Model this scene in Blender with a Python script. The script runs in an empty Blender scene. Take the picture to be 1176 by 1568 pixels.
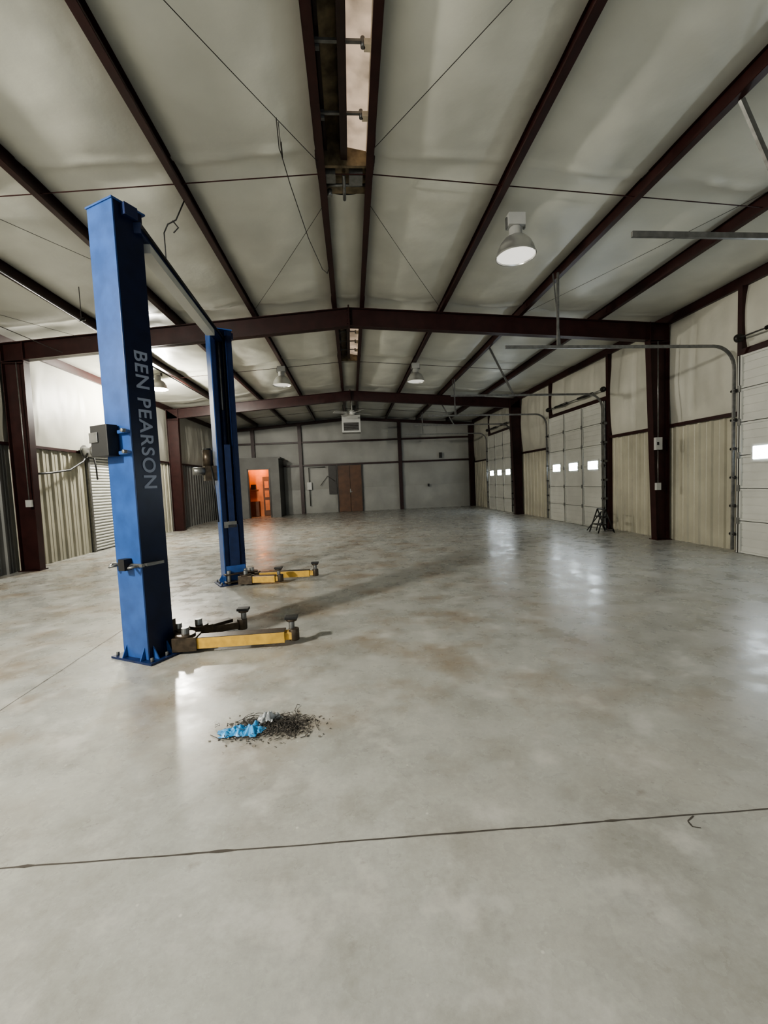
import bpy, bmesh, math, random
from mathutils import Vector, Matrix, noise
random.seed(7)
scn=bpy.context.scene
COL=scn.collection

# ------------------------------------------------------------------ helpers
def new_mat(name, col, rough=0.6, metal=0.0, var=0.0, vscale=3.0, bump=0.0, bscale=20.0, col2=None, spec=0.5):
    m=bpy.data.materials.new(name); m.use_nodes=True
    nt=m.node_tree; b=nt.nodes['Principled BSDF']
    b.inputs['Roughness'].default_value=rough; b.inputs['Metallic'].default_value=metal
    b.inputs['Specular IOR Level'].default_value=spec
    b.inputs['Base Color'].default_value=(*col,1)
    tc=nt.nodes.new('ShaderNodeTexCoord')
    if var>0 or col2:
        n=nt.nodes.new('ShaderNodeTexNoise'); n.inputs['Scale'].default_value=vscale; n.inputs['Detail'].default_value=6
        nt.links.new(tc.outputs['Object'],n.inputs['Vector'])
        r=nt.nodes.new('ShaderNodeValToRGB')
        c2=col2 if col2 else tuple(c*(1-var) for c in col)
        r.color_ramp.elements[0].position=0.35; r.color_ramp.elements[1].position=0.65
        r.color_ramp.elements[0].color=(*c2,1); r.color_ramp.elements[1].color=(*col,1)
        nt.links.new(n.outputs['Fac'],r.inputs['Fac']); nt.links.new(r.outputs['Color'],b.inputs['Base Color'])
    if bump>0:
        n2=nt.nodes.new('ShaderNodeTexNoise'); n2.inputs['Scale'].default_value=bscale; n2.inputs['Detail'].default_value=5
        nt.links.new(tc.outputs['Object'],n2.inputs['Vector'])
        bp=nt.nodes.new('ShaderNodeBump'); bp.inputs['Strength'].default_value=bump; bp.inputs['Distance'].default_value=0.02
        nt.links.new(n2.outputs['Fac'],bp.inputs['Height']); nt.links.new(bp.outputs['Normal'],b.inputs['Normal'])
    return m
def emis(name,col,s):
    m=bpy.data.materials.new(name); m.use_nodes=True
    b=m.node_tree.nodes['Principled BSDF']; b.inputs['Base Color'].default_value=(*col,1)
    b.inputs['Emission Color'].default_value=(*col,1); b.inputs['Emission Strength'].default_value=s
    return m

class B:
    def __init__(s,name,mats,parent=None,smooth=False):
        s.name=name; s.mats=mats; s.bm=bmesh.new(); s.parent=parent; s.smooth=smooth
    def face(s,vs,mi=0):
        f=s.bm.faces.new([s.bm.verts.new(v) for v in vs]); f.material_index=mi; return f
    def box(s,a,b,mi=0,M=None):
        x0,y0,z0=a; x1,y1,z1=b
        P=[Vector(p) for p in [(x0,y0,z0),(x1,y0,z0),(x1,y1,z0),(x0,y1,z0),(x0,y0,z1),(x1,y0,z1),(x1,y1,z1),(x0,y1,z1)]]
        if M is not None: P=[M@p for p in P]
        v=[s.bm.verts.new(p) for p in P]
        for q in [(0,3,2,1),(4,5,6,7),(0,1,5,4),(1,2,6,5),(2,3,7,6),(3,0,4,7)]:
            f=s.bm.faces.new([v[i] for i in q]); f.material_index=mi
    def beam(s,p,q,w,h,mi=0,up=Vector((0,0,1))):
        p=Vector(p);q=Vector(q); d=(q-p); L=d.length; d.normalize()
        sd=d.cross(up)
        if sd.length<1e-4: sd=d.cross(Vector((1,0,0)))
        sd.normalize(); u=sd.cross(d)
        M=Matrix((( sd.x,d.x,u.x,p.x),(sd.y,d.y,u.y,p.y),(sd.z,d.z,u.z,p.z),(0,0,0,1)))
        s.box((-w/2,0,-h/2),(w/2,L,h/2),mi,M)
    def tube(s,pts,r,mi=0,seg=8,cap=True):
        pts=[Vector(p) for p in pts]; rings=[]; n=len(pts)
        rr=r if isinstance(r,(list,tuple)) else [r]*n
        prev=None
        for i,p in enumerate(pts):
            d=(pts[min(i+1,n-1)]-pts[max(i-1,0)])
            if d.length<1e-6: d=Vector((0,0,1))
            d.normalize()
            a=prev if prev is not None else (Vector((0,0,1)) if abs(d.z)<0.9 else Vector((1,0,0)))
            u=(a-d*a.dot(d))
            if u.length<1e-4: u=d.orthogonal()
            u.normalize(); prev=u; w=d.cross(u)
            rings.append([s.bm.verts.new(p+(u*math.cos(t)+w*math.sin(t))*rr[i]) for t in [2*math.pi*k/seg for k in range(seg)]])
        for a,b in zip(rings,rings[1:]):
            for k in range(seg):
                f=s.bm.faces.new([a[k],a[(k+1)%seg],b[(k+1)%seg],b[k]]); f.material_index=mi; f.smooth=seg>6
        if cap:
            for rg in (rings[0],rings[-1]):
                try:
                    f=s.bm.faces.new(rg); f.material_index=mi
                except: pass
    def lathe(s,c,prof,mi=0,seg=32):
        c=Vector(c); rings=[]
        for pr in prof:
            rings.append([s.bm.verts.new(c+Vector((pr[0]*math.cos(t),pr[0]*math.sin(t),pr[1]))) for t in [2*math.pi*k/seg for k in range(seg)]])
        for i,(a,b) in enumerate(zip(rings,rings[1:])):
            m=prof[i+1][2] if len(prof[i+1])>2 else mi
            for k in range(seg):
                f=s.bm.faces.new([a[k],a[(k+1)%seg],b[(k+1)%seg],b[k]]); f.material_index=m; f.smooth=True
    def grid(s,fn,nu,nv,mi=0,smooth=True):
        V=[[s.bm.verts.new(fn(i/nu,j/nv)) for j in range(nv+1)] for i in range(nu+1)]
        for i in range(nu):
            for j in range(nv):
                f=s.bm.faces.new([V[i][j],V[i+1][j],V[i+1][j+1],V[i][j+1]]); f.material_index=mi; f.smooth=smooth
    def done(s,bevel=0,normals=True):
        if normals: bmesh.ops.recalc_face_normals(s.bm,faces=s.bm.faces)
        me=bpy.data.meshes.new(s.name); s.bm.to_mesh(me); s.bm.free()
        for m in s.mats: me.materials.append(m)
        o=bpy.data.objects.new(s.name,me); COL.objects.link(o)
        if s.parent: o.parent=s.parent
        if bevel:
            md=o.modifiers.new('bevel','BEVEL'); md.width=bevel; md.segments=2; md.limit_method='ANGLE'; md.angle_limit=math.radians(50)
        return o
def empty(name,loc=(0,0,0)):
    e=bpy.data.objects.new(name,None); e.location=loc; COL.objects.link(e); return e
def fn(p): return noise.noise(Vector(p))

# ------------------------------------------------------------------ dimensions
XL,XR=-6.95,6.95; Y0,Y1=-5.0,24.2
FR=[1.2,9.25,17.2]; RX=0.1
def zr(x): return 5.11-abs(x-RX)*0.074
PUR=[-4.9,-3.38,-1.84,-0.21,0.41,2.04,3.70,5.38]

# ------------------------------------------------------------------ materials
M_red=new_mat('red_oxide_steel',(0.030,0.009,0.008),0.40,0,0.35,6,spec=0.35)
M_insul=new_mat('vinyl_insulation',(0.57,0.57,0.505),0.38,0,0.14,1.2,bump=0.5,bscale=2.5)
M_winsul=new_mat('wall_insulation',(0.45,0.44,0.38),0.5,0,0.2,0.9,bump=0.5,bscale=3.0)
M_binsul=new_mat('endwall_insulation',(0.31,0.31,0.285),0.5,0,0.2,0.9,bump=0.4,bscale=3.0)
M_ribcream=new_mat('cream_wall_panel',(0.38,0.36,0.28),0.45,0,0.2,1.5)
M_ribgrey=new_mat('grey_wall_panel',(0.15,0.15,0.14),0.4,0.2,0.2,1.5)
M_door=new_mat('garage_door_white',(0.50,0.50,0.46),0.4,0,0.12,2.0)
M_galv=new_mat('galvanised_steel',(0.22,0.22,0.21),0.4,0.7,0.3,14)
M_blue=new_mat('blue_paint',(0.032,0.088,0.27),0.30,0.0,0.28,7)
M_blueshade=new_mat('shaded_side_blue',(0.006,0.012,0.040),0.30,0.0,0.3,7,spec=0.3)  # post blue with the shade of right sides and lips put into the colour
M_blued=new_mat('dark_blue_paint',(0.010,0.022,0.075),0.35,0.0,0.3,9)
M_black=new_mat('black_rubber',(0.012,0.012,0.012),0.5)
M_yel=new_mat('yellow_paint',(0.62,0.38,0.07),0.4,0,0.35,14,col2=(0.45,0.28,0.06))
M_dirtst=new_mat('greasy_steel',(0.09,0.07,0.05),0.4,0.6,0.4,20)
M_white=new_mat('pale_lettering',(0.24,0.27,0.35),0.5)
M_alum=new_mat('aluminium_reflector',(0.55,0.55,0.53),0.3,0.8)
M_grey=new_mat('grey_enamel',(0.42,0.42,0.40),0.4,0.1,0.1,5)
M_wood=new_mat('brown_door_wood',(0.13,0.062,0.03),0.55,0,0.4,4)
M_dark=new_mat('dark_steel',(0.03,0.027,0.024),0.4,0.4,0.3,8)
M_win=emis('daylit_pane',(0.80,0.91,1.0),28.0)

def floor_mat():
    m=bpy.data.materials.new('sealed_concrete'); m.use_nodes=True; nt=m.node_tree; N=nt.nodes; L=nt.links
    b=N['Principled BSDF']; tc=N.new('ShaderNodeTexCoord')
    def nz(sc,det=8,rg=0.6,dist=0.0,off=0):
        n=N.new('ShaderNodeTexNoise'); n.inputs['Scale'].default_value=sc; n.inputs['Detail'].default_value=det
        n.inputs['Roughness'].default_value=rg; n.inputs['Distortion'].default_value=dist
        mp=N.new('ShaderNodeMapping'); mp.inputs['Location'].default_value=(off,off*0.7,0)
        L.new(tc.outputs['Object'],mp.inputs['Vector']); L.new(mp.outputs['Vector'],n.inputs['Vector']); return n
    def ramp(src,stops):
        r=N.new('ShaderNodeValToRGB'); e=r.color_ramp.elements
        while len(e)<len(stops): e.new(0.5)
        for i,(p,c) in enumerate(stops): e[i].position=p; e[i].color=(*c,1)
        L.new(src,r.inputs['Fac']); return r
    def mix(a,b_,fac,mode='MIX'):
        x=N.new('ShaderNodeMix'); x.data_type='RGBA'; x.blend_type=mode
        L.new(a,x.inputs['A']); L.new(b_,x.inputs['B'])
        if isinstance(fac,float): x.inputs['Factor'].default_value=fac
        else: L.new(fac,x.inputs['Factor'])
        return x.outputs['Result']
    def scl(src,k):
        q=N.new('ShaderNodeMath'); q.operation='MULTIPLY'; q.inputs[1].default_value=k; L.new(src,q.inputs[0]); return q.outputs[0]
    n1=nz(0.45,4,0.5); r1=ramp(n1.outputs['Fac'],[(0.35,(0.325,0.328,0.31)),(0.65,(0.375,0.375,0.35))])
    n2=nz(2.2,12,0.66); r2=ramp(n2.outputs['Fac'],[(0.36,(0.80,0.79,0.775)),(0.5,(0.97,0.97,0.97)),(0.64,(1.08,1.08,1.08))])
    c=mix(r1.outputs['Color'],r2.outputs['Color'],1.0,'MULTIPLY')
    n3=nz(38,8,0.75); r3=ramp(n3.outputs['Fac'],[(0.35,(0.91,0.91,0.90)),(0.65,(1.05,1.05,1.05))])
    c=mix(c,r3.outputs['Color'],1.0,'MULTIPLY')
    # brown smudges in the working bay around the lift, cleaner slab elsewhere
    n4=nz(1.5,10,0.60,0.0,13); r4=ramp(n4.outputs['Fac'],[(0.47,(0,0,0)),(0.66,(1,1,1))])
    st=N.new('ShaderNodeRGB'); st.outputs[0].default_value=(0.235,0.195,0.15,1)
    sx=N.new('ShaderNodeSeparateXYZ'); L.new(tc.outputs['Object'],sx.inputs[0])
    mr=N.new('ShaderNodeMapRange'); mr.interpolation_type='SMOOTHSTEP'; mr.inputs['From Min'].default_value=1.7; mr.inputs['From Max'].default_value=3.2
    mr.inputs['To Min'].default_value=0.15; mr.inputs['To Max'].default_value=0.85; L.new(sx.outputs['Y'],mr.inputs['Value'])
    mx=N.new('ShaderNodeMapRange'); mx.interpolation_type='SMOOTHSTEP'; mx.inputs['From Min'].default_value=0.8; mx.inputs['From Max'].default_value=3.5
    mx.inputs['To Min'].default_value=1.0; mx.inputs['To Max'].default_value=0.30; L.new(sx.outputs['X'],mx.inputs['Value'])
    mu=N.new('ShaderNodeMath'); mu.operation='MULTIPLY'; L.new(r4.outputs['Color'],mu.inputs[0]); L.new(mr.outputs['Result'],mu.inputs[1])
    mv=N.new('ShaderNodeMath'); mv.operation='MULTIPLY'; L.new(mu.outputs[0],mv.inputs[0]); L.new(mx.outputs['Result'],mv.inputs[1])
    c=mix(c,st.outputs[0],mv.outputs[0])
    n5=nz(3.3,9,0.62,0.0,31); r5=ramp(n5.outputs['Fac'],[(0.54,(0,0,0)),(0.68,(1,1,1))])
    wh=N.new('ShaderNodeRGB'); wh.outputs[0].default_value=(0.52,0.51,0.48,1)
    c=mix(c,wh.outputs[0],scl(r5.outputs['Color'],0.45))
    n7=nz(6.0,6,0.6,0.0,57); r7=ramp(n7.outputs['Fac'],[(0.64,(0,0,0)),(0.76,(1,1,1))])
    gr=N.new('ShaderNodeRGB'); gr.outputs[0].default_value=(0.13,0.11,0.085,1)
    c=mix(c,gr.outputs[0],scl(r7.outputs['Color'],0.5))
    vo=N.new('ShaderNodeTexVoronoi'); vo.inputs['Scale'].default_value=5.0; L.new(tc.outputs['Object'],vo.inputs['Vector'])
    r6=ramp(vo.outputs['Distance'],[(0.022,(1,1,1)),(0.04,(0,0,0))])
    c=mix(c,wh.outputs[0],scl(r6.outputs['Color'],0.7))
    L.new(c,b.inputs['Base Color'])
    rr=N.new('ShaderNodeMapRange'); rr.inputs['From Min'].default_value=0.35; rr.inputs['From Max'].default_value=0.65
    rr.inputs['To Min'].default_value=0.20; rr.inputs['To Max'].default_value=0.40; L.new(n5.outputs['Fac'],rr.inputs['Value']); L.new(rr.outputs['Result'],b.inputs['Roughness'])
    b.inputs['Specular IOR Level'].default_value=0.32
    bp=N.new('ShaderNodeBump'); bp.inputs['Strength'].default_value=0.16; bp.inputs['Distance'].default_value=0.012
    L.new(n2.outputs['Fac'],bp.inputs['Height']); L.new(bp.outputs['Normal'],b.inputs['Normal'])
    return m
M_floor=floor_mat()

# ------------------------------------------------------------------ floor
b=B('floor',[M_floor]); b.box((XL-0.1,Y0-0.1,-0.15),(XR+0.1,Y1+0.1,0)); b.done()
M_joint=new_mat('joint_dirt',(0.06,0.052,0.045),0.9)
b=B('floor_joint',[M_joint])
def joint(p,q,w,seed):
    p=Vector(p);q=Vector(q); d=q-p; L=d.length; d.normalize(); s=Vector((-d.y,d.x,0)); n=max(3,int(L/0.035)); prev=None
    for i in range(n+1):
        c=p+d*(L*i/n)+s*fn((i*0.13,seed,0))*0.005
        ww=w*(0.6+0.8*abs(fn((i*0.31,seed,5)))+ (0.9 if random.random()<0.04 else 0))
        a=b.bm.verts.new(c+s*ww/2+Vector((0,0,0.0012))); e=b.bm.verts.new(c-s*ww/2+Vector((0,0,0.0012)))
        if prev: b.bm.faces.new([prev[0],a,e,prev[1]])
        prev=(a,e)
joint((-6.9,1.94,0),(6.9,1.55,0),0.010,1)
joint((-2.42,-4.9,0),(-2.70,10,0),0.006,2)
joint((-6.9,8.1,0),(-2.6,8.05,0),0.005,3)
joint((1.365,1.675,0),(1.36,1.645,0),0.008,4); joint((1.36,1.645,0),(1.39,1.635,0),0.008,6); joint((1.365,1.675,0),(1.41,1.70,0),0.007,8)
b.done()

# ------------------------------------------------------------------ ceiling insulation
b=B('ceiling',[M_insul],smooth=True)
xs=[XL]+PUR+[XR]
for k in range(len(xs)-1):
    xa,xb=xs[k],xs[k+1]
    if k==4: segs=[(5.85,9.9),(13.2,Y1)]
    else: segs=[(Y0,Y1)]
    for (ya,yb) in segs:
        def f(u,v,xa=xa,xb=xb,k=k,ya=ya,yb=yb):
            x=xa+(xb-xa)*u; y=ya+(yb-ya)*v
            s=math.sin(math.pi*u)
            fold=0
            for yf in (0.2,5.15,9.0,12.8,16.4,21.5):
                d=(y-yf-0.16*fn((x*0.9,yf,0)))
                fold+=math.exp(-(d/0.06)**2)*0.05*(0.4+1.2*abs(fn((x*2.1,yf,3))))
            pinch=0
            for yf in (1.2,9.25,17.2,5.35,13.2,21.2):
                pinch+=math.exp(-((y-yf)/0.30)**2)*0.06
            z=zr(x)+0.205-0.095*(max(s,0)**0.7)*(1+0.5*fn((k*3.3,y*0.45,0)))+pinch*s-0.03*s*fn((x*1.5,y*1.1,1))-0.012*s*fn((x*5,y*3,4))-fold*max(s,0)**0.5
            return Vector((x,y,z))
        b.grid(f,16,int((yb-ya)/0.06))
b.done(normals=False)

# ------------------------------------------------------------------ purlins
b=B('ceiling_purlins',[M_red])
for i,x in enumerate(PUR):
    zb=zr(x)+0.0; sgn=1 if x>RX else -1
    ya,yb=Y0,Y1
    b.box((x-0.005,ya,zb),(x+0.005,yb,zb+0.20))
    b.box((x-(0.075 if sgn>0 else 0),ya,zb-0.004),(x+(0.075 if sgn<0 else 0),yb,zb+0.004))
    e=x-0.075*sgn
    b.box((e-0.003,ya,zb),(e+0.003,yb,zb+0.022))
    b.box((x-0.04,ya,zb+0.196),(x+0.04,yb,zb+0.204))
for y in (5.35,13.2,21.2):
    for xa,xb in zip(PUR,PUR[1:]):
        b.tube([(xa,y,zr(xa)+0.03),(xb,y,zr(xb)+0.03)],0.007,seg=6)
for y in FR:
    for x in PUR:
        b.box((x-0.012,y-0.45,zr(x)+0.01),(x+0.012,y+0.45,zr(x)+0.19))
b.done()

# ------------------------------------------------------------------ rigid frames
def frame(y0,skew=0.0):
    b=B('steel_frame',[M_red])
    fw=0.085; dep=0.37
    Y=lambda x: y0-skew*x
    for sx,xe in ((-1,-6.85),(1,6.85)):
        for off in (-0.005,0.005):
            b.face([(RX,Y(RX)+off,zr(RX)),(xe,Y(xe)+off,zr(xe)),(xe,Y(xe)+off,zr(xe)-dep),(RX,Y(RX)+off,zr(RX)-dep)])
        for t in (0,-dep):
            o=-0.008*(1 if t==0 else -1)
            b.beam((RX,Y(RX),zr(RX)+t+o),(xe,Y(xe),zr(xe)+t+o),2*fw,0.014)
        zt=zr(xe)-0.01; y=Y(xe)
        xo=xe; xin_t=xe-sx*0.42; xin_b=xe-sx*(0.28 if sx>0 else 0.36)
        for off in (-0.005,0.005):
            b.face([(xo,y+off,0),(xin_b,y+off,0),(xin_t,y+off,zt-0.3),(xo,y+off,zt)])
        b.beam((xin_b,y,0),(xin_t,y,zt-dep+0.02),2*fw,0.014,up=Vector((1,0,0)))
        b.beam((xo-sx*0.008,y,0),(xo-sx*0.008,y,zt),2*fw,0.014,up=Vector((1,0,0)))
        b.box((min(xo,xin_b)-0.03,y-0.13,0),(max(xo,xin_b)+0.03,y+0.13,0.018))
        b.box((min(xo,xin_t),y-fw,zt-dep-0.02),(max(xo,xin_t),y+fw,zt-dep))
        b.box((xin_t-0.012,y-fw,zt-dep),(xin_t+0.012,y+fw,zr(xin_t)))
        for x in PUR:
            if (x-RX)*sx>0:
                b.beam((x,Y(x)+0.3,zr(x)+0.02),(x,Y(x),zr(x)-dep+0.03),0.03,0.006)
    y=Y(RX)
    b.box((RX-0.014,y-0.10,zr(RX)-dep-0.06),(RX+0.014,y+0.10,zr(RX)+0.04))
    for dz in (-0.05,-0.12,-0.24,-0.31):
        for dy in (-0.06,0.06):
            b.tube([(RX-0.04,y+dy,zr(RX)+dz),(RX+0.04,y+dy,zr(RX)+dz)],0.012,seg=6)
    return b.done()
frame(FR[0]); frame(FR[1],0.030); frame(FR[2])

# ------------------------------------------------------------------ walls
def ribbed_x(b,x,inn,ya,yb,za,zb,mi=0,pitch=0.30,d=0.036):
    pr=[]; y=ya
    while y<yb-1e-6:
        for (t,o) in ((0,0),(0.02,d),(0.06,d),(0.08,0),(0.16,0),(0.17,0.010),(0.19,0.010),(0.20,0)):
            if y+t<=yb: pr.append((y+t,o))
        y+=pitch
    pr.append((yb,0))
    for (y1,o1),(y2,o2) in zip(pr,pr[1:]):
        b.face([(x+inn*o1,y1,za),(x+inn*o2,y2,za),(x+inn*o2,y2,zb),(x+inn*o1,y1,zb)],mi)
def quilt_x(b,x,inn,ya,yb,za,zb,mi=0,seed=0):
    nz_=max(6,int((zb-za)/0.08)); ny=max(6,int((yb-ya)/0.07))
    def f(u,v):
        y=ya+(yb-ya)*u; z=za+(zb-za)*v
        e=min(1,math.sin(math.pi*v)*2)
        bul=0.055*math.sin(math.pi*v)
        wr=0.05*fn((y*1.9+seed,z*0.6,seed))+0.02*fn((y*5+seed,z*1.5,2))
        seam=0
        for ys in (1.0,2.8,4.6,6.4,8.2,10,11.8,13.6,15.4,17.2,19,20.8,22.6):
            seam-=0.04*math.exp(-((y-ys-0.2+0.05*math.sin(z*2))/0.04)**2)
        return Vector((x+inn*(bul+e*(wr+seam)+0.02),y,z))
    b.grid(f,ny,nz_,mi)
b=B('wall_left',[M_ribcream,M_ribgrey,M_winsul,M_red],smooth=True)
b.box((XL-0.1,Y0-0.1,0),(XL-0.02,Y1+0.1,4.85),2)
ribbed_x(b,XL+0.02,1,Y0,9.35,0,2.6,1)
ribbed_x(b,XL+0.02,1,9.45,11.95,0,2.6,0)
ribbed_x(b,XL+0.02,1,13.45,17.15,0,2.6,0)
ribbed_x(b,XL+0.02,1,17.25,Y1,0,2.6,1)
b.box((XL,Y0,2.58),(XL+0.10,Y1,2.64),3)
for ya,yb in ((Y0,1.15),(1.25,9.35),(9.5,17.15),(17.25,Y1)):
    quilt_x(b,XL,1,ya,yb,2.63,zr(XL)+0.02,2,seed=ya)
b.box((XL,Y0,zr(XL)+0.0),(XL+0.09,Y1,zr(XL)+0.2),3)
b.done(normals=False)
DOORS=[(3.97,7.19,3.42),(11.25,14.5,3.42),(17.9,21.15,3.55)]
b=B('wall_right',[M_ribcream,M_ribgrey,M_winsul,M_red],smooth=True)
b.box((XR+0.02,Y0-0.1,0),(XR+0.1,Y1+0.1,4.85),2)
for ya,yb in ((Y0,3.85),(7.3,11.15),(14.6,17.8),(21.25,Y1)):
    ribbed_x(b,XR-0.02,-1,ya,yb,0,2.45,0)
    b.box((XR-0.10,ya,2.42),(XR-0.01,yb,2.49),3)
    quilt_x(b,XR,-1,ya,yb,2.48,zr(XR)+0.02,2,seed=ya+40)
for ya,yb,zt in DOORS:
    quilt_x(b,XR,-1,ya-0.1,yb+0.1,zt+0.1,zr(XR)+0.02,2,seed=ya)
    b.box((XR-0.13,ya-0.10,0),(XR,ya-0.01,zr(XR)),3); b.box((XR-0.13,yb+0.01,0),(XR,yb+0.10,zr(XR)),3)
    b.box((XR-0.13,ya-0.01,zt),(XR,yb+0.01,zt+0.12),3)
b.box((XR-0.09,Y0,zr(XR)+0.0),(XR,Y1,zr(XR)+0.2),3)
b.done(normals=False)
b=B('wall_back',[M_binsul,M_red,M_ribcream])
def back_quilt(xa,xb,za,zb_fn,seed):
    def f(u,v):
        x=xa+(xb-xa)*u; zb=zb_fn(x); z=za+(zb-za)*v
        return Vector((x,Y1-0.02-0.05*math.sin(math.pi*v)*max(0,math.sin(math.pi*u))**0.4-0.03*fn((x*2+seed,z*1.2,seed)),z))
    b.grid(f,int((xb-xa)/0.15)+4,10,0)
b.box((XL-0.1,Y1+0.02,0),(XR+0.1,Y1+0.12,5.4),0)
VX=[XL,-5.2,-2.7,2.72,6.9]
for xa,xb in zip(VX,VX[1:]):
    for za,zb in ((0,1.3),(1.3,2.6),(2.6,3.85)):
        if za<0.1 and xa==-2.7: back_quilt(xa,-0.75,za,lambda x,zb=zb:zb,za); back_quilt(0.55,xb,za,lambda x,zb=zb:zb,za); continue
        back_quilt(xa,xb,za,lambda x,zb=zb:zb,za+xa)
    back_quilt(xa,xb,3.85,lambda x:zr(x)+0.2,xa)
for z in (2.62,3.87): b.box((XL,Y1-0.17,z-0.045),(XR,Y1-0.05,z+0.045),1)
for x in (-5.2,-2.7,2.72): b.box((x-0.09,Y1-0.26,0),(x+0.09,Y1-0.06,zr(x)),1)
b.box((-6.85,Y1-0.26,0),(-6.6,Y1-0.05,zr(-6.7)),1); b.box((6.6,Y1-0.26,0),(6.85,Y1-0.05,zr(6.7)),1)
b.beam((XL,Y1-0.15,zr(XL)-0.05),(RX,Y1-0.15,zr(RX)-0.05),0.2,0.14,1); b.beam((RX,Y1-0.15,zr(RX)-0.05),(XR,Y1-0.15,zr(XR)-0.05),0.2,0.14,1)
b.done(normals=False)
b=B('wall_front',[M_winsul]); b.box((XL-0.1,Y0-0.2,0),(XR+0.1,Y0,5.4)); b.done()
b=B('ceiling_deck',[M_dark]); 
b.face([(XL-0.2,Y0-0.2,zr(XL)+0.42),(RX,Y0-0.2,zr(RX)+0.5),(RX,Y1+0.2,zr(RX)+0.5),(XL-0.2,Y1+0.2,zr(XL)+0.42)])
b.face([(XR+0.2,Y0-0.2,zr(XR)+0.42),(RX,Y0-0.2,zr(RX)+0.5),(RX,Y1+0.2,zr(RX)+0.5),(XR+0.2,Y1+0.2,zr(XR)+0.42)])
b.done()

# ------------------------------------------------------------------ ridge vents
M_ventbright=new_mat('vent_throat_pale',(0.60,0.53,0.42),0.4,0,0.4,6)
M_ventbrown=new_mat('vent_throat_brown',(0.24,0.19,0.12),0.28,0.5,0.6,8)
M_vdark=new_mat('vent_rail',(0.035,0.02,0.016),0.4,0.2,0.3,8)
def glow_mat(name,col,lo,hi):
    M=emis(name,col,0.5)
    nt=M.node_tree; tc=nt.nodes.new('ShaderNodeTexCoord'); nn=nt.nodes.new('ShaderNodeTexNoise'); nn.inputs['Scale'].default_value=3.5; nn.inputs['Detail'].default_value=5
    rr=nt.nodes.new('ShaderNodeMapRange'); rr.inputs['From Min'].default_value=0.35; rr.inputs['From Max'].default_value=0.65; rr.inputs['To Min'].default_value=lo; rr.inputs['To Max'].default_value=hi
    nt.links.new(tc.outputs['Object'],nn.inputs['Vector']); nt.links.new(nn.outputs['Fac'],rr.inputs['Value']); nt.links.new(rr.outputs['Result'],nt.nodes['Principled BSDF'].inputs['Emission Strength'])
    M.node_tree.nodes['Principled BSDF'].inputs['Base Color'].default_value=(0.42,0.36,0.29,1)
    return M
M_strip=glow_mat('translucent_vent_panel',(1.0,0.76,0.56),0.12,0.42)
def ridge_vent(ya,yb):
    b=B('ridge_vent',[M_ventbright,M_ventbrown,M_galv,M_strip,M_vdark])
    z0=zr(RX)+0.02; xl,xr=-0.20,0.40
    zt=z0+0.30
    b.face([(xl+0.02,ya,z0+0.03),(xl+0.02,yb,z0+0.03),(xl+0.09,yb,zt),(xl+0.09,ya,zt)],1)
    b.face([(xl+0.09,ya,zt),(xl+0.09,yb,zt),(0.08,yb,zt+0.02),(0.08,ya,zt+0.02)],1)
    b.face([(0.08,ya,zt+0.02),(0.08,yb,zt+0.02),(0.13,yb,zt-0.10),(0.13,ya,zt-0.10)],1)
    b.face([(0.13,ya,zt-0.10),(0.13,yb,zt-0.10),(xr-0.06,yb,zt-0.14),(xr-0.06,ya,zt-0.14)],3)
    b.face([(xr-0.06,ya,zt-0.14),(xr-0.06,yb,zt-0.14),(xr-0.02,yb,z0+0.03),(xr-0.02,ya,z0+0.03)],0)
    for y in (ya,yb): b.box((xl,y-0.02,z0),(xr,y+0.02,zt+0.05),1)
    b.box((0.05,ya,z0+0.06),(0.12,yb,z0+0.24),4)
    b.box((-0.13,ya,z0+0.16),(-0.10,yb,z0+0.24),4)
    y=ya+0.3
    while y<yb-0.1:
        b.box((xl+0.03,y-0.015,z0+0.10),(xr-0.03,y+0.015,z0+0.12),2)
        b.box((xl+0.05,y+0.02,z0+0.08),(xl+0.10,y+0.06,z0+0.22),2); b.box((xr-0.12,y-0.03,z0+0.06),(xr-0.04,y+0.04,z0+0.11),0)
        b.tube([(xr-0.13,y+0.0,z0+0.06),(xr-0.13,y+0.0,z0+0.14)],0.02,2,seg=10)
        y+=0.72
    b.box((xl+0.0,ya,z0+0.0),(xl+0.03,yb,z0+0.06),0); b.box((xr-0.03,ya,z0+0.0),(xr,yb,z0+0.06),0)
    return b.done()
ridge_vent(Y0,5.25); 
ridge_vent(9.95,13.15)
b=B('vent_operator',[M_galv,M_dark,M_ventbrown])
z=zr(RX)
b.box((-0.19,5.28,z+0.10),(0.39,5.84,z+0.24),2); b.box((-0.17,5.34,z+0.0),(-0.02,5.50,z+0.12),0); b.box((0.14,5.36,z+0.0),(0.30,5.54,z+0.12),0)
b.tube([(-0.18,5.6,z+0.05),(0.38,5.6,z+0.05)],0.018,0); b.tube([(0.08,5.42,z+0.05),(0.08,5.8,z+0.0)],0.02,0)
b.tube([(-0.1,5.7,z+0.06),(-0.1,5.7,z-0.02)],0.03,0,seg=10)
b.done()

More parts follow.
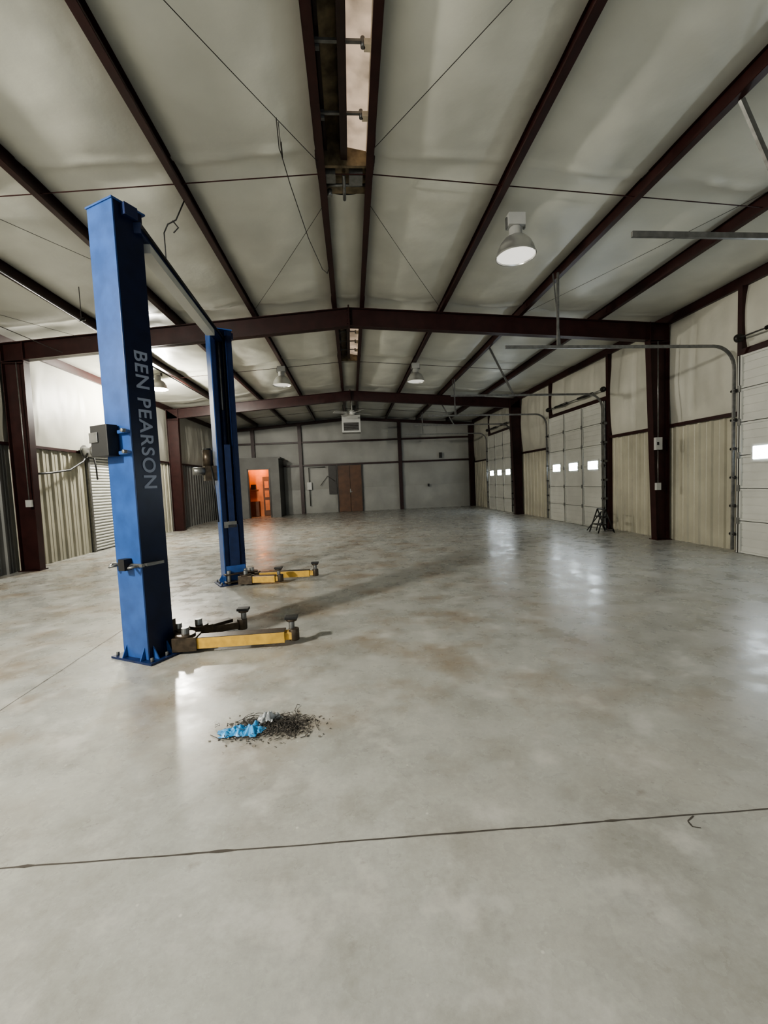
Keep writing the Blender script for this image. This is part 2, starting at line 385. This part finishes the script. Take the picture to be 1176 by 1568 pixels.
# ------------------------------------------------------------------ garage doors
def garage_door(ya,yb,zt,ncol=3,win=True,curve_r=0.38):
    root=empty('garage_door',(XR-0.18,(ya+yb)/2,0))
    inv=Matrix.Translation((-(XR-0.18),-(ya+yb)/2,0))
    x=XR-0.20
    b=B('door_sections',[M_door,M_galv,M_dark,M_win],parent=root)
    n=6; hh=zt/n; cw=(yb-ya)/ncol
    for i in range(n):
        z0=i*hh+0.006; z1=(i+1)*hh-0.006
        k=4; sh=(z1-z0)/k
        for j in range(k):
            za=z0+j*sh; zb=za+sh
            b.box((x+0.02,ya,za),(x+0.045,yb,zb-0.02)); b.box((x+0.03,ya,zb-0.02),(x+0.05,yb,zb))
        b.box((x,ya,z0),(x+0.03,yb,z0+0.035)); b.box((x,ya,z1-0.035),(x+0.03,yb,z1))
        for c in range(ncol+1):
            yc=ya+c*cw; yc=min(max(yc,ya+0.04),yb-0.04)
            b.box((x-0.012,yc-0.04,z0),(x+0.03,yc+0.04,z1),0)
            b.box((x-0.016,yc-0.010,z0),(x-0.010,yc+0.010,z1),2)
            if i>0: b.box((x-0.03,yc-0.03,z0-0.06),(x-0.01,yc+0.03,z0+0.05),1)
    if win:
        for c in range(ncol):
            yc=ya+(c+0.5)*cw; zc=1.74
            b.box((x+0.004,yc-0.29,zc-0.16),(x+0.02,yc+0.29,zc+0.16),0)
            b.box((x-0.002,yc-0.24,zc-0.105),(x+0.008,yc+0.24,zc+0.105),3)
    o=b.done(); o.data.transform(inv)
    t=B('door_tracks',[M_galv,M_dark],parent=root)
    hz=zt+0.18
    for yt in (ya-0.03,yb+0.03):
        pts=[(x-0.05,yt,0.05),(x-0.05,yt,hz-curve_r)]
        for a in range(1,9):
            an=math.pi/2*a/8
            pts.append((x-0.05-curve_r*(1-math.cos(an)),yt,hz-curve_r+curve_r*math.sin(an)))
        pts.append((x-4.1,yt,hz+0.06))
        for p,q in zip(pts,pts[1:]):
            t.beam(p,q,0.05,0.028,0,up=Vector((0,1,0)) )
        xh=x-3.2
        if yt>yb:
            t.beam((xh,yt,hz+0.05),(xh+0.02,yt,zr(xh)-0.005),0.03,0.035,0,up=Vector((0,1,0)))
            t.beam((xh+0.06,yt+0.03,hz+0.05),(xh-0.05,yt+0.03,zr(xh)-0.005),0.02,0.012,0,up=Vector((0,1,0)))
        else:
            t.beam((3.70,yt,zr(3.7)-0.005),(4.30,yt,hz+0.05),0.045,0.03,0,up=Vector((0,1,0)))
        for z in [0.3+0.5*i for i in range(6)]:
            t.box((x-0.07,yt-0.03,z),(x+0.08,yt+0.03,z+0.06),0)
            t.tube([(x-0.05,yt-0.05,z+0.03),(x-0.05,yt+0.05,z+0.03)],0.025,1,seg=10)
    t.tube([(x,ya-0.05,hz+0.12),(x,yb+0.05,hz+0.12)],0.014,0)
    t.tube([(x,ya+0.5,hz+0.12),(x,ya+1.3,hz+0.12)],0.035,1,seg=12); t.tube([(x,yb-1.3,hz+0.12),(x,yb-0.5,hz+0.12)],0.035,1,seg=12)
    for yt in (ya,yb): t.tube([(x,yt-0.03,hz+0.12),(x,yt+0.03,hz+0.12)],0.07,1,seg=16)
    o=t.done(); o.data.transform(inv)
for ya,yb,zt in DOORS: garage_door(ya,yb,zt)

b=B('roll_up_door',[M_door,M_galv,M_dark])
z=0.02
while z<2.5:
    b.face([(XL+0.07,12.0,z),(XL+0.07,13.4,z),(XL+0.10,13.4,z+0.035),(XL+0.10,12.0,z+0.035)]); b.face([(XL+0.10,12.0,z+0.035),(XL+0.10,13.4,z+0.035),(XL+0.07,13.4,z+0.075),(XL+0.07,12.0,z+0.075)])
    z+=0.08
b.box((XL+0.05,11.93,0),(XL+0.13,12.0,2.6),1); b.box((XL+0.05,13.4,0),(XL+0.13,13.47,2.6),1)
b.tube([(XL+0.16,11.95,2.62),(XL+0.16,13.45,2.62)],0.14,1,seg=20); b.done()

# ------------------------------------------------------------------ back door
b=B('door_1',[M_wood,M_dark,M_galv])
b.box((-0.74,Y1-0.14,0.01),(-0.10,Y1-0.09,2.55)); b.box((-0.08,Y1-0.14,0.01),(0.54,Y1-0.09,2.55))
b.box((-0.80,Y1-0.18,0),(-0.74,Y1-0.05,2.6),1); b.box((0.54,Y1-0.18,0),(0.60,Y1-0.05,2.6),1)
b.box((-1.25,Y1-0.16,1.0),(-0.82,Y1-0.10,2.55),1)
b.box((-0.12,Y1-0.16,1.05),(-0.06,Y1-0.14,1.25),2); b.tube([(-0.02,Y1-0.14,1.1),(-0.02,Y1-0.20,1.1)],0.03,2)
b.done()
b=B('electrical_conduit',[M_dark,M_grey])
b.tube([(-2.3,Y1-0.2,0.4),(-2.3,Y1-0.2,2.5),(-1.4,Y1-0.2,2.5)],0.02); b.tube([(-1.7,Y1-0.2,1.5),(-1.3,Y1-0.2,2.0),(-0.9,Y1-0.2,1.7)],0.015)
b.box((-2.42,Y1-0.24,1.3),(-2.18,Y1-0.16,1.7),1); b.box((4.9,Y1-0.24,2.75),(5.05,Y1-0.16,3.05),0); b.box((4.2,Y1-0.22,1.2),(4.3,Y1-0.16,1.35),0)
b.done()

# ------------------------------------------------------------------ office booth
M_boothout=new_mat('booth_panel',(0.15,0.15,0.14),0.6,0,0.2,2)
M_boothin=new_mat('booth_orange_wall',(0.65,0.25,0.10),0.6,0,0.3,3)
ybf=22.3
b=B('office_booth',[M_boothout,M_boothin,M_wood,M_dark])
b.box((-6.80,ybf,0),(-5.15,ybf+0.1,2.95),0); b.box((-4.12,ybf,0),(-3.62,ybf+0.1,2.95),0); b.box((-5.15,ybf,2.42),(-4.12,ybf+0.1,2.95),0)
b.box((-3.70,ybf+0.1,0),(-3.62,Y1-0.3,2.95),3); b.box((-6.80,ybf,2.95),(-3.55,Y1-0.28,3.03),0)
b.box((-6.78,Y1-0.40,0),(-3.72,Y1-0.34,2.9),1); b.box((-6.80,ybf+0.1,0),(-6.74,Y1-0.35,2.9),1); b.box((-3.76,ybf+0.1,0),(-3.71,Y1-0.35,2.9),1)
b.box((-5.2,ybf-0.03,0),(-5.13,ybf+0.12,2.48),3); b.box((-4.14,ybf-0.03,0),(-4.07,ybf+0.12,2.48),3)
b.box((-4.75,Y1-0.46,0.02),(-4.05,Y1-0.41,2.1),2)
for zz in (0.3,1.0,1.5):
    for xx in (-4.66,-4.36): b.box((xx,Y1-0.48,zz),(xx+0.22,Y1-0.455,zz+(0.55 if zz<0.5 else 0.36)),1)
b.box((-5.6,Y1-0.75,0.02),(-4.95,Y1-0.42,0.8),2); b.box((-5.5,Y1-0.6,1.4),(-5.0,Y1-0.42,1.44),2); b.box((-5.35,Y1-0.58,1.44),(-5.1,Y1-0.45,1.7),3)
b.done()
L=bpy.data.lights.new('office_lamp','POINT'); L.energy=70; L.color=(1,0.42,0.16); L.shadow_soft_size=0.12
o=bpy.data.objects.new('office_lamp',L); o.location=(-4.9,23.1,2.6); COL.objects.link(o)

# ------------------------------------------------------------------ high bay lights
def high_bay(x,y,on,energy=0,zb=4.42,col=(1,0.96,0.86)):
    M_l=emis('lamp_lens_%d'%int(100*abs(x)+y),(1,0.97,0.9),on)
    b=B('high_bay_light',[M_alum,M_l,M_grey,M_galv])
    c=(x,y,zb)
    b.lathe(c,[(0.262,0.0),(0.262,0.02),(0.25,0.03),(0.235,0.10),(0.20,0.17),(0.145,0.23),(0.10,0.255),(0.085,0.27,2),(0.085,0.36,2),(0.07,0.38,2),(0.001,0.385,2)],0)
    b.lathe(c,[(0.252,0.004),(0.225,0.10),(0.17,0.18),(0.09,0.235),(0.0,0.24)],0)
    b.lathe(c,[(0.0,0.012,1),(0.15,0.018,1),(0.25,0.022,1)],1)
    b.box((x-0.11,y-0.08,zb+0.38),(x+0.11,y+0.08,zb+0.53),2)
    b.box((x-0.13,y-0.02,zb+0.36),(x-0.11,y+0.02,zb+0.5),3); b.box((x+0.11,y-0.02,zb+0.36),(x+0.13,y+0.02,zb+0.5),3)
    b.tube([(x,y,zb+0.53),(x,y,zr(x)+0.02)],0.012,3)
    b.done()
    if energy:
        L=bpy.data.lights.new('high_bay_lamp','POINT'); L.energy=energy; L.color=col; L.shadow_soft_size=0.16
        o=bpy.data.objects.new('high_bay_lamp',L); o.location=(x,y,zb-0.18); COL.objects.link(o)
high_bay(2.32,5.85,0.6)
high_bay(-1.86,12.9,0.35)
high_bay(2.02,12.9,0.35)
high_bay(-5.35,13.0,60,850)
high_bay(-5.25,0.9,40,1500)

# ------------------------------------------------------------------ heater and fan
b=B('unit_heater',[M_grey,M_dark,M_galv])
hx,hy,hz=0.10,20.0,3.85
b.box((hx-0.42,hy,hz),(hx+0.42,hy+0.6,hz+0.78)); 
for i in range(5): 
    zz=hz+0.12+i*0.07
    b.beam((hx-0.32,hy-0.02,zz),(hx+0.32,hy-0.02,zz),0.05,0.012,2)
b.box((hx-0.34,hy-0.005,hz+0.08),(hx+0.34,hy,hz+0.44),1)
for sx in (-0.35,0.35):
    for sy in (0.1,0.5): b.tube([(hx+sx,hy+sy,hz+0.78),(hx+sx,hy+sy,zr(hx)+0.0)],0.012,2)
b.tube([(hx+0.15,hy+0.4,hz+0.78),(hx+0.15,hy+0.4,zr(hx)+0.0)],0.09,2,seg=14)
b.done()
b=B('ceiling_fan',[M_grey,M_grey])
fx,fy,fz=0.15,18.4,4.45
b.tube([(fx,fy,fz+0.1),(fx,fy,zr(fx)+0.1)],0.018)
b.lathe((fx,fy,fz),[(0.0,-0.08),(0.09,-0.07),(0.13,0),(0.12,0.08),(0.05,0.13),(0,0.14)])
for k in range(4):
    a=0.5+k*math.pi/2
    M=Matrix.Translation((fx,fy,fz))@Matrix.Rotation(a,4,'Z')@Matrix.Rotation(0.3,4,'X')
    b.box((0.12,-0.02,-0.01),(0.3,0.02,0.01),0,M); b.box((0.26,-0.09,-0.006),(0.85,0.09,0.006),0,M)
b.done()

# ------------------------------------------------------------------ two post lift
lift=empty('two_post_car_lift')
S,Cc=0.485,0.875
def post_matrix(cx,cy,mirror):
    if not mirror: w=Vector((Cc,-S,0)); d=Vector((S,Cc,0))
    else: w=Vector((Cc,S,0)); d=Vector((S,-Cc,0))
    return Matrix(((w.x,d.x,0,cx),(w.y,d.y,0,cy),(0,0,1,0),(0,0,0,1)))
W=0.165
def lift_post(name,M,H,mir):
    b=B(name,[M_blue,M_blued,M_black,M_dirtst,M_galv,M_blueshade],parent=lift)
    D=0.135; t=0.014
    b.box((-W,-D,0.02),(W,-D+t,H),0,M)
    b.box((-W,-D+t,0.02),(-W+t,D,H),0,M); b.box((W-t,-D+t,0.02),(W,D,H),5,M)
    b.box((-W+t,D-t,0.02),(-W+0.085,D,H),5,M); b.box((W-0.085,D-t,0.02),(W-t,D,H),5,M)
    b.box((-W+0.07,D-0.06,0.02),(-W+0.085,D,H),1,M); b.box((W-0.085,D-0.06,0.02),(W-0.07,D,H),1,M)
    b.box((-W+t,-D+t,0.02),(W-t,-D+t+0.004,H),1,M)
    b.box((-W-0.01,-D-0.01,H),(W+0.01,D+0.03,H+0.015),0,M)
    b.box((W-0.02,-0.06,H-0.10),(W+0.05,0.06,H+0.0),1,M)
    b.tube([M@Vector((0,-0.02,0.1)),M@Vector((0,-0.02,H-1.2))],0.042,1,seg=14)
    b.tube([M@Vector((0,-0.02,H-1.2)),M@Vector((0,-0.02,H-0.15))],0.022,4,seg=10)
    b.box((0.055,-0.03,0.3),(0.075,0.0,H-0.1),2,M)
    if mir: b.box((-0.13,D+0.002,0.9),(0.06,D+0.02,1.0),4,M); b.box((-0.05,D-0.02,0.9),(0.04,D+0.004,2.2),1,M)
    b.box((-0.27,-0.19,0),(0.27,0.22,0.02),1,M)
    for px,py in ((-0.23,-0.15),(0.23,-0.15),(-0.23,0.0),(0.23,0.0),(-0.23,0.17),(0.23,0.17)):
        b.tube([M@Vector((px,py,0.02)),M@Vector((px,py,0.055))],0.014,4,seg=8)
    def gus(p,q,axis,h=0.13):
        a=M@Vector(p); c=M@Vector(q); top=M@Vector((p[0],p[1],h))
        s=Vector(axis)*0.005
        v=[a+s,c+s,top+s]; v2=[a-s,c-s,top-s]
        b.face(v,0); b.face(v2[::-1],0); b.face([v[1],v2[1],v2[2],v[2]],0)
    for xx in (-0.12,0.12):
        gus((xx,-D,0.02),(xx,-D-0.05,0.02),(Cc,-S,0))
    for yy in (-0.08,0.06):
        gus((W,yy,0.02),(W+0.07,yy,0.02),(S,Cc,0)); gus((-W,yy,0.02),(-W-0.07,yy,0.02),(S,Cc,0))
    b.box((-W+0.09,0.02,0.06),(W-0.09,D+0.02,0.95),1,M)
    b.box((-W+0.02,D+0.01,0.06),(W-0.02,D+0.05,0.30),0 if mir else 3,M)
    b.box((-W-0.03,D+0.03,0.05),(W+0.03,D+0.14,0.07),3,M); b.box((-W-0.03,D+0.03,0.17),(W+0.03,D+0.14,0.19),3,M)
    for xx in (-0.13,0.13): b.tube([M@Vector((xx,D+0.09,0.03)),M@Vector((xx,D+0.09,0.24))],0.03,4,seg=12)
    return b.done(bevel=0.004)
M1=post_matrix(-1.949,4.112,False); M2=post_matrix(-1.97,7.12,True)
H=3.95
lift_post('near_post',M1,H,False); lift_post('far_post',M2,H,True)
b=B('overhead_beam',[M_blued,M_door,M_black],parent=lift)
pa=M1@Vector((0.17,0.05,3.80)); pb=M2@Vector((0.0,0.05,3.84))
b.beam(pa,pb,0.11,0.09,0); 
pa2=pa+Vector((0.0,0,-0.085)); pb2=pb+Vector((0.0,0,-0.085)); d=(pb2-pa2)
b.beam(pa2+d*0.06,pa2+d*0.82,0.12,0.08,1)
b.tube([pa+Vector((0.07,0,0)),pb+Vector((0.07,0,0))],0.012,2)
b.done()
cu=bpy.data.curves.new('lettering','FONT'); cu.body='BEN PEARSON'; cu.size=0.175; cu.extrude=0.001; cu.space_character=1.10; cu.offset=0.0028
cu.align_x='CENTER'; cu.align_y='CENTER'
to=bpy.data.objects.new('lettering',cu); COL.objects.link(to); cu.materials.append(M_white)
nrm=Vector((Cc,-S,0)); dd=Vector((S,Cc,0)); pos=M1@Vector((W+0.004,0.01,2.14))
to.matrix_world=Matrix(((0,dd.x,nrm.x,pos.x),(0,dd.y,nrm.y,pos.y),(-1,0,0,pos.z),(0,0,0,1)))
bpy.context.view_layer.update()
to.parent=lift
b=B('power_box',[M_black,M_blue,M_galv],parent=lift)
b.box((-0.205,-0.245,1.83),(0.02,-0.145,2.10),0,M1); b.box((-0.215,-0.255,1.95),(-0.10,-0.245,2.04),2,M1)
b.box((0.04,-0.17,2.02),(0.16,-0.135,2.05),1,M1); b.box((0.04,-0.17,1.84),(0.16,-0.135,1.87),1,M1)
b.tube([M1@Vector((0.14,-0.15,2.04)),M1@Vector((0.14,-0.20,2.04))],0.018,2); b.tube([M1@Vector((0.14,-0.15,1.86)),M1@Vector((0.14,-0.20,1.86))],0.018,2)
b.box((-0.24,-0.05,1.9),(-W,0.06,2.0),2,M1)
b.done(bevel=0.008)
b=B('cable_bracket',[M_galv,M_blue,M_black],parent=lift)
b.box((-0.21,-0.16,0.86),(0.21,-0.135,0.885),0,M1); b.box((-0.03,-0.21,0.83),(0.05,-0.14,0.93),2,M1)
for xx in (-0.14,0.12): b.tube([M1@Vector((xx-0.04,-0.17,0.87)),M1@Vector((xx,-0.22,0.86)),M1@Vector((xx+0.04,-0.17,0.87))],0.012,0)
b.box((W,-0.11,0.86),(0.21,0.06,0.885),0,M1); b.box((-0.23,-0.12,0.85),(-W,0.02,0.87),1,M1)
b.done()
b=B('hydraulic_pump',[M_dirtst,M_galv,M_black],parent=lift)
b.box((-0.34,-0.10,1.65),(-W,0.06,1.88),0,M2)
b.tube([M2@Vector((-0.28,0.0,1.88)),M2@Vector((-0.28,0.0,2.12))],0.075,0,seg=18); b.tube([M2@Vector((-0.34,0.02,1.8)),M2@Vector((-0.50,0.02,1.8))],0.06,1,seg=14)
b.tube([M2@Vector((-0.28,0.0,2.12)),M2@Vector((-0.28,0.0,2.15))],0.055,2,seg=18)
b.tube([M2@Vector((-0.25,0.05,1.9)),M2@Vector((-0.22,0.10,1.5)),M2@Vector((-0.19,0.05,1.0))],0.012,2)
b.done()
def arm(name,p,q,q2,w0,pads,zz=0.12,body=0):
    b=B(name,[M_yel,M_dirtst,M_galv,M_black],parent=lift)
    p=Vector(p);q=Vector(q);q2=Vector(q2)
    d=(q-p).normalized(); u=Vector((0,0,1))
    b.beam(p+u*zz,q+u*zz,w0,0.10,body)
    b.beam(p+u*(zz+0.052),q+u*(zz+0.052),w0*0.98,0.006,1)
    b.beam(p-d*0.10+u*zz,p+d*0.12+u*zz,w0+0.03,0.13,1)
    b.tube([p+u*(zz-0.09),p+u*(zz+0.14)],0.035,2,seg=14)
    b.tube([p+u*(zz+0.065),p+u*(zz+0.085)],0.09,1,seg=20)
    b.beam(q-d*0.25+u*zz,q2+u*zz,w0*0.7,0.07,body)
    b.tube([q2+u*(zz-0.05),q2+u*(zz+0.06)],0.05,1,seg=18)
    for pd in pads:
        c=Vector(pd)
        b.tube([c+u*(zz),c+u*(zz+0.13)],0.028,2,seg=14)
        b.tube([c+u*(zz+0.13),c+u*(zz+0.15)],0.052,1,seg=18)
        b.box((c.x-0.06,c.y-0.045,zz+0.15),(c.x+0.06,c.y+0.045,zz+0.175),3)
    return b.done(bevel=0.006)
arm('near_arm_front',(-1.62,4.12,0),(-0.70,4.13,0),(-0.62,4.14,0),0.13,[(-0.64,4.16,0)],zz=0.09)
arm('near_arm_rear',(-1.60,4.42,0),(-1.35,4.66,0),(-1.22,4.60,0),0.09,[(-1.20,4.60,0)],zz=0.08,body=1)
arm('far_arm_front',(-1.72,6.86,0),(-1.25,6.80,0),(-1.18,6.80,0),0.11,[(-1.20,6.80,0)],zz=0.09)
arm('far_arm_rear',(-1.68,7.12,0),(-0.75,7.08,0),(-0.66,7.08,0),0.10,[(-0.66,7.08,0)],zz=0.09)

# ------------------------------------------------------------------ debris pile
M_glove=new_mat('blue_nitrile',(0.05,0.30,0.62),0.4,0,0.35,20)
M_plas=new_mat('crumpled_plastic',(0.50,0.52,0.53),0.2,0,0.6,25)
M_twig=new_mat('wiry_twigs',(0.085,0.075,0.065),0.8,0,0.6,30)
M_leaf=new_mat('dust_and_lint',(0.20,0.18,0.15),0.95,0,0.6,60,col2=(0.08,0.07,0.06))
pile=empty('debris_pile',(-0.61,2.67,0))
b=B('twigs_and_lint',[M_twig,M_leaf],parent=pile)
rnd=random.Random(3)
def pz(x,y): return 0.026*math.exp(-((x-0.02)/0.12)**2-((y)/0.08)**2)
for i in range(750):
    x=rnd.gauss(0.04,0.13); y=rnd.gauss(0,0.07)+x*0.03
    s=rnd.uniform(0.002,0.009); z=max(pz(x,y),0)+0.002+rnd.random()*0.006
    M=Matrix.Translation((x,y,z))@Matrix.Rotation(rnd.uniform(0,6.3),4,'Z')@Matrix.Rotation(rnd.uniform(-0.8,0.8),4,'X')
    b.box((-s,-s*0.6,-0.001),(s,s*0.6,0.001),rnd.choice((0,1,1,1)),M)
for i in range(170):
    x=rnd.gauss(0.05,0.12); y=rnd.gauss(0.01,0.06); a=rnd.uniform(0,6.3); Lg=rnd.uniform(0.05,0.18)
    c=rnd.uniform(-3.5,3.5); pts=[]
    for k in range(8):
        t=k/7-0.5
        xx=x+math.cos(a+c*t)*Lg*t; yy=y+math.sin(a+c*t)*Lg*t
        pts.append((xx,yy,pz(xx,yy)+0.004+0.020*rnd.random()*(1 if 0<k<7 else 0.2)))
    b.tube(pts,rnd.uniform(0.0010,0.0022),0,seg=5)
for i in range(16):
    cx_,cy_,r_=rnd.uniform(-0.14,0.16),rnd.uniform(-0.03,0.09),rnd.uniform(0.035,0.09)
    b.tube([(cx_+r_*math.cos(t*0.5+i),cy_+r_*0.7*math.sin(t*0.5+i),0.012+0.035*abs(math.sin(t*0.3+i))) for t in range(12)],0.0016,0,seg=5)
for a,L0 in ((0.15,0.2),(0.4,0.18)):
    b.tube([(math.cos(a)*(0.12+L0*k/5),math.sin(a)*(0.1+L0*k/5)*0.6+0.012*math.sin(k*1.3),0.006+0.012*(k%2)) for k in range(6)],0.002,0,seg=5)
b.tube([(-0.33,-0.02,0.004),(-0.27,-0.065,0.004),(-0.19,-0.09,0.006),(-0.08,-0.10,0.01)],0.002,0,seg=5)
b.done()
def crumple(name,mat,cx,cy,rx,ry,hgt,seed,ang=0,fr=18):
    b=B(name,[mat],parent=pile)
    def f(u,v):
        a=u*2*math.pi; r=v
        e=1+0.45*fn((math.cos(a)*1.6,math.sin(a)*1.6,seed))+0.2*math.sin(5*a+seed)+0.08*math.sin(11*a)
        x=math.cos(a)*rx*r*e; y=math.sin(a)*ry*r*e
        X=cx+x*math.cos(ang)-y*math.sin(ang); Y=cy+x*math.sin(ang)+y*math.cos(ang)
        z=max(pz(X,Y),0)+0.006+hgt*(1-r**2)*(0.5)+hgt*1.3*abs(fn((X*fr,Y*fr,seed)))*(1-0.6*r)
        return Vector((X,Y,z))
    b.grid(f,72,26); o=b.done(); 
    md=o.modifiers.new('s','SOLIDIFY'); md.thickness=0.0012
crumple('blue_glove',M_glove,-0.16,-0.02,0.11,0.050,0.035,2.0,0.2,24)
crumple('blue_glove_cuff',M_glove,-0.07,-0.035,0.07,0.062,0.04,5.0,-0.7,26)
crumple('plastic_wrap',M_plas,0.01,0.055,0.07,0.06,0.065,9.0,0.6,28)
b=B('glove_fingers',[M_glove],parent=pile,smooth=True)
for k,(a,l) in enumerate(((2.9,0.07),(3.3,0.075),(3.7,0.06),(2.4,0.05))):
    x0,y0=-0.22+0.01*k,-0.02-0.012*(k-1)
    b.tube([(x0+math.cos(a)*l*t,y0+math.sin(a)*l*t*0.6,0.012+0.006*math.sin(6*t+k)) for t in (0,0.25,0.5,0.75,1)],[0.011,0.010,0.010,0.009,0.004],0,seg=8)
b.done()

# ------------------------------------------------------------------ folding stand by door
b=B('folding_step_stool',[M_black,M_dark])
sx,sy=6.30,10.6
for yy in (-0.2,0.2):
    b.tube([(sx-0.22,sy+yy,0.01),(sx-0.02,sy+yy*0.85,0.60)],0.016,0); b.tube([(sx+0.2,sy+yy,0.01),(sx-0.02,sy+yy*0.85,0.60)],0.016,0)
b.tube([(sx-0.02,sy-0.17,0.60),(sx-0.02,sy+0.17,0.60)],0.016,0)
b.box((sx-0.16,sy-0.18,0.20),(sx+0.04,sy+0.18,0.225),1); b.box((sx-0.11,sy-0.17,0.40),(sx+0.05,sy+0.17,0.425),1)
b.tube([(sx+0.2,sy-0.2,0.05),(sx+0.2,sy+0.2,0.05)],0.01,0)
b.tube([(sx+0.05,sy+0.35,0.01),(sx+0.25,sy+0.45,0.5)],0.014,0); b.tube([(sx-0.12,sy+0.5,0.01),(sx+0.25,sy+0.45,0.5)],0.014,0)
b.done()
b=B('electrical_box',[M_grey,M_galv,M_black]); x,y,z=6.44,8.88,1.95
b.box((x,y-0.07,z),(x+0.14,y,z+0.26)); b.box((x+0.02,y-0.08,z+0.1),(x+0.06,y-0.07,z+0.16),2)
b.tube([(x+0.07,y-0.035,z+0.26),(x+0.07,y-0.035,4.2)],0.012,1); b.box((x+0.02,y-0.06,1.1),(x+0.12,y,1.25),0); b.tube([(x+0.07,y-0.03,1.25),(x+0.07,y-0.03,z)],0.01,1); b.done()
b=B('wall_outlet',[M_grey,M_galv]); b.box((-6.58,9.28,1.32),(-6.48,9.35,1.46)); b.tube([(-6.53,9.32,1.46),(-6.53,9.32,4.2)],0.010,1); b.done()
b=B('hose_reel',[M_galv,M_black,M_grey])
cx,cy,cz=-6.65,11.75,2.62
b.tube([(cx-0.12,cy,cz),(cx+0.10,cy,cz)],0.13,2,seg=20); b.tube([(cx+0.10,cy,cz),(cx+0.13,cy,cz)],0.17,0,seg=20); b.tube([(cx-0.14,cy,cz),(cx-0.12,cy,cz)],0.17,0,seg=20)
b.box((XL+0.05,cy-0.05,cz-0.05),(cx-0.12,cy+0.05,cz+0.05),0)
b.tube([(cx,cy-0.1,cz-0.05),(cx+0.02,cy-0.35,2.35),(cx+0.02,cy-0.9,2.12),(cx,cy-1.6,2.03),(cx,9.6,2.0)],0.024,1,seg=8)
b.tube([(cx+0.02,cy+0.1,cz-0.05),(cx+0.04,cy+0.15,2.2),(cx+0.02,cy+0.2,1.9)],0.02,1,seg=8)
b.done()

# ------------------------------------------------------------------ overhead piping, cables
b=B('air_pipe',[M_dark])
b.tube([(-4.25,1.0,4.36),(-4.25,4.0,4.36),(-4.28,9.1,4.33)],0.016,0); b.tube([(-4.3,9.45,4.3),(-4.3,17,4.35)],0.014)
for y in (4.55,5.6,7.6): b.tube([(-4.25,y,4.36),(-4.25,y,zr(-4.2)+0.08)],0.007,0,seg=6); b.tube([(-4.28,y-0.03,4.34),(-4.22,y+0.03,4.38)],0.025)
b.tube([(-5.6,4.0,4.30),(-5.55,6.0,4.25),(-5.5,9.1,4.30)],0.007,0,seg=6)
b.done()
b=B('bracing_cable',[M_dark])
def cab(p,q,s=0.02,r=0.0035):
    p=Vector(p);q=Vector(q); b.tube([p.lerp(q,t/10)-Vector((0,0,s*4*(t/10)*(1-t/10))) for t in range(11)],r,seg=5)
cab((-2.3,1.5,zr(-2.3)+0.02),(-0.21,5.1,zr(0)-0.02)); cab((2.6,1.3,zr(2.6)+0.02),(0.41,4.9,zr(0)-0.02))
cab((-0.21,5.9,zr(0)-0.02),(-1.84,9.1,zr(-1.84))); cab((0.41,5.9,zr(0)),(2.04,9.1,zr(2))) 
cab((5.4,4.0,zr(5.4)),(3.7,8.9,zr(3.7))); cab((-6.6,4.3,4.3),(-4.9,9,4.5)); cab((-4.9,3.2,4.65),(-3.38,6.8,4.8))
b.tube([(-0.55,4.55,5.06),(-0.55,4.7,4.85),(-0.50,4.9,4.70),(-0.38,5.5,4.48),(-0.26,6.2,4.45),(-0.22,6.9,4.72),(-0.2,7.4,5.05)],0.005,seg=6)
b.tube([(-0.56,4.5,5.06),(-0.56,4.6,4.85),(-0.54,4.68,4.82),(-0.55,4.72,5.0)],0.005,seg=6)
b.done()
b=B('hanging_hook',[M_black])
b.tube([(-1.84,5.6,zr(-1.84)),(-1.95,5.6,4.75),(-2.05,5.6,4.70),(-2.10,5.6,4.60),(-2.10,5.6,4.2)],0.008,seg=8)
b.tube([(-1.99,5.6,4.74),(-1.93,5.6,4.66),(-1.99,5.6,4.60)],0.008,seg=8); b.done()

# ------------------------------------------------------------------ lights / world
w=bpy.data.worlds.new('World'); scn.world=w; w.use_nodes=True
w.node_tree.nodes['Background'].inputs[0].default_value=(0.5,0.55,0.6,1); w.node_tree.nodes['Background'].inputs[1].default_value=0.3
def area(name,loc,target,sx,sy,e,col):
    L=bpy.data.lights.new(name,'AREA'); L.shape='RECTANGLE'; L.size=sx; L.size_y=sy; L.energy=e; L.color=col
    o=bpy.data.objects.new(name,L); o.location=loc; COL.objects.link(o)
    o.rotation_euler=(Vector(target)-Vector(loc)).to_track_quat('-Z','Y').to_euler(); return o
area('left_fill_light',(XL+0.12,-2.0,1.8),(5,1.0,2.0),3.2,3.2,170,(0.97,0.98,1.0))  # unseen fill panel added at the left wall, which has no opening here
area('rear_fill_light',(2.5,Y0+0.15,1.9),(2.5,10,1.6),6,3.2,80,(0.68,0.82,1.0))  # cool fill added behind the camera to brighten the right half

scn.view_settings.look='AgX - Medium High Contrast'
scn.view_settings.exposure=0.42

# ------------------------------------------------------------------ camera
f=940.; px,py=829.5,1106.
Yv=Vector(((760-px)/f,-(1046-py)/f,-1.)).normalized()
up=Vector((-0.043,1.0,0.)); up.z=(up.x*Yv.x+up.y*Yv.y)/(-Yv.z); Zv=up.normalized(); Xv=Yv.cross(Zv)
cam=bpy.data.cameras.new('camera'); co=bpy.data.objects.new('camera',cam); COL.objects.link(co)
cam.sensor_fit='VERTICAL'; cam.sensor_height=36; cam.sensor_width=27; cam.lens=36*f/2212; cam.clip_start=0.05
co.matrix_world=Matrix(((Xv.x,Xv.y,Xv.z,0),(Yv.x,Yv.y,Yv.z,0),(Zv.x,Zv.y,Zv.z,1.5),(0,0,0,1)))
scn.camera=co
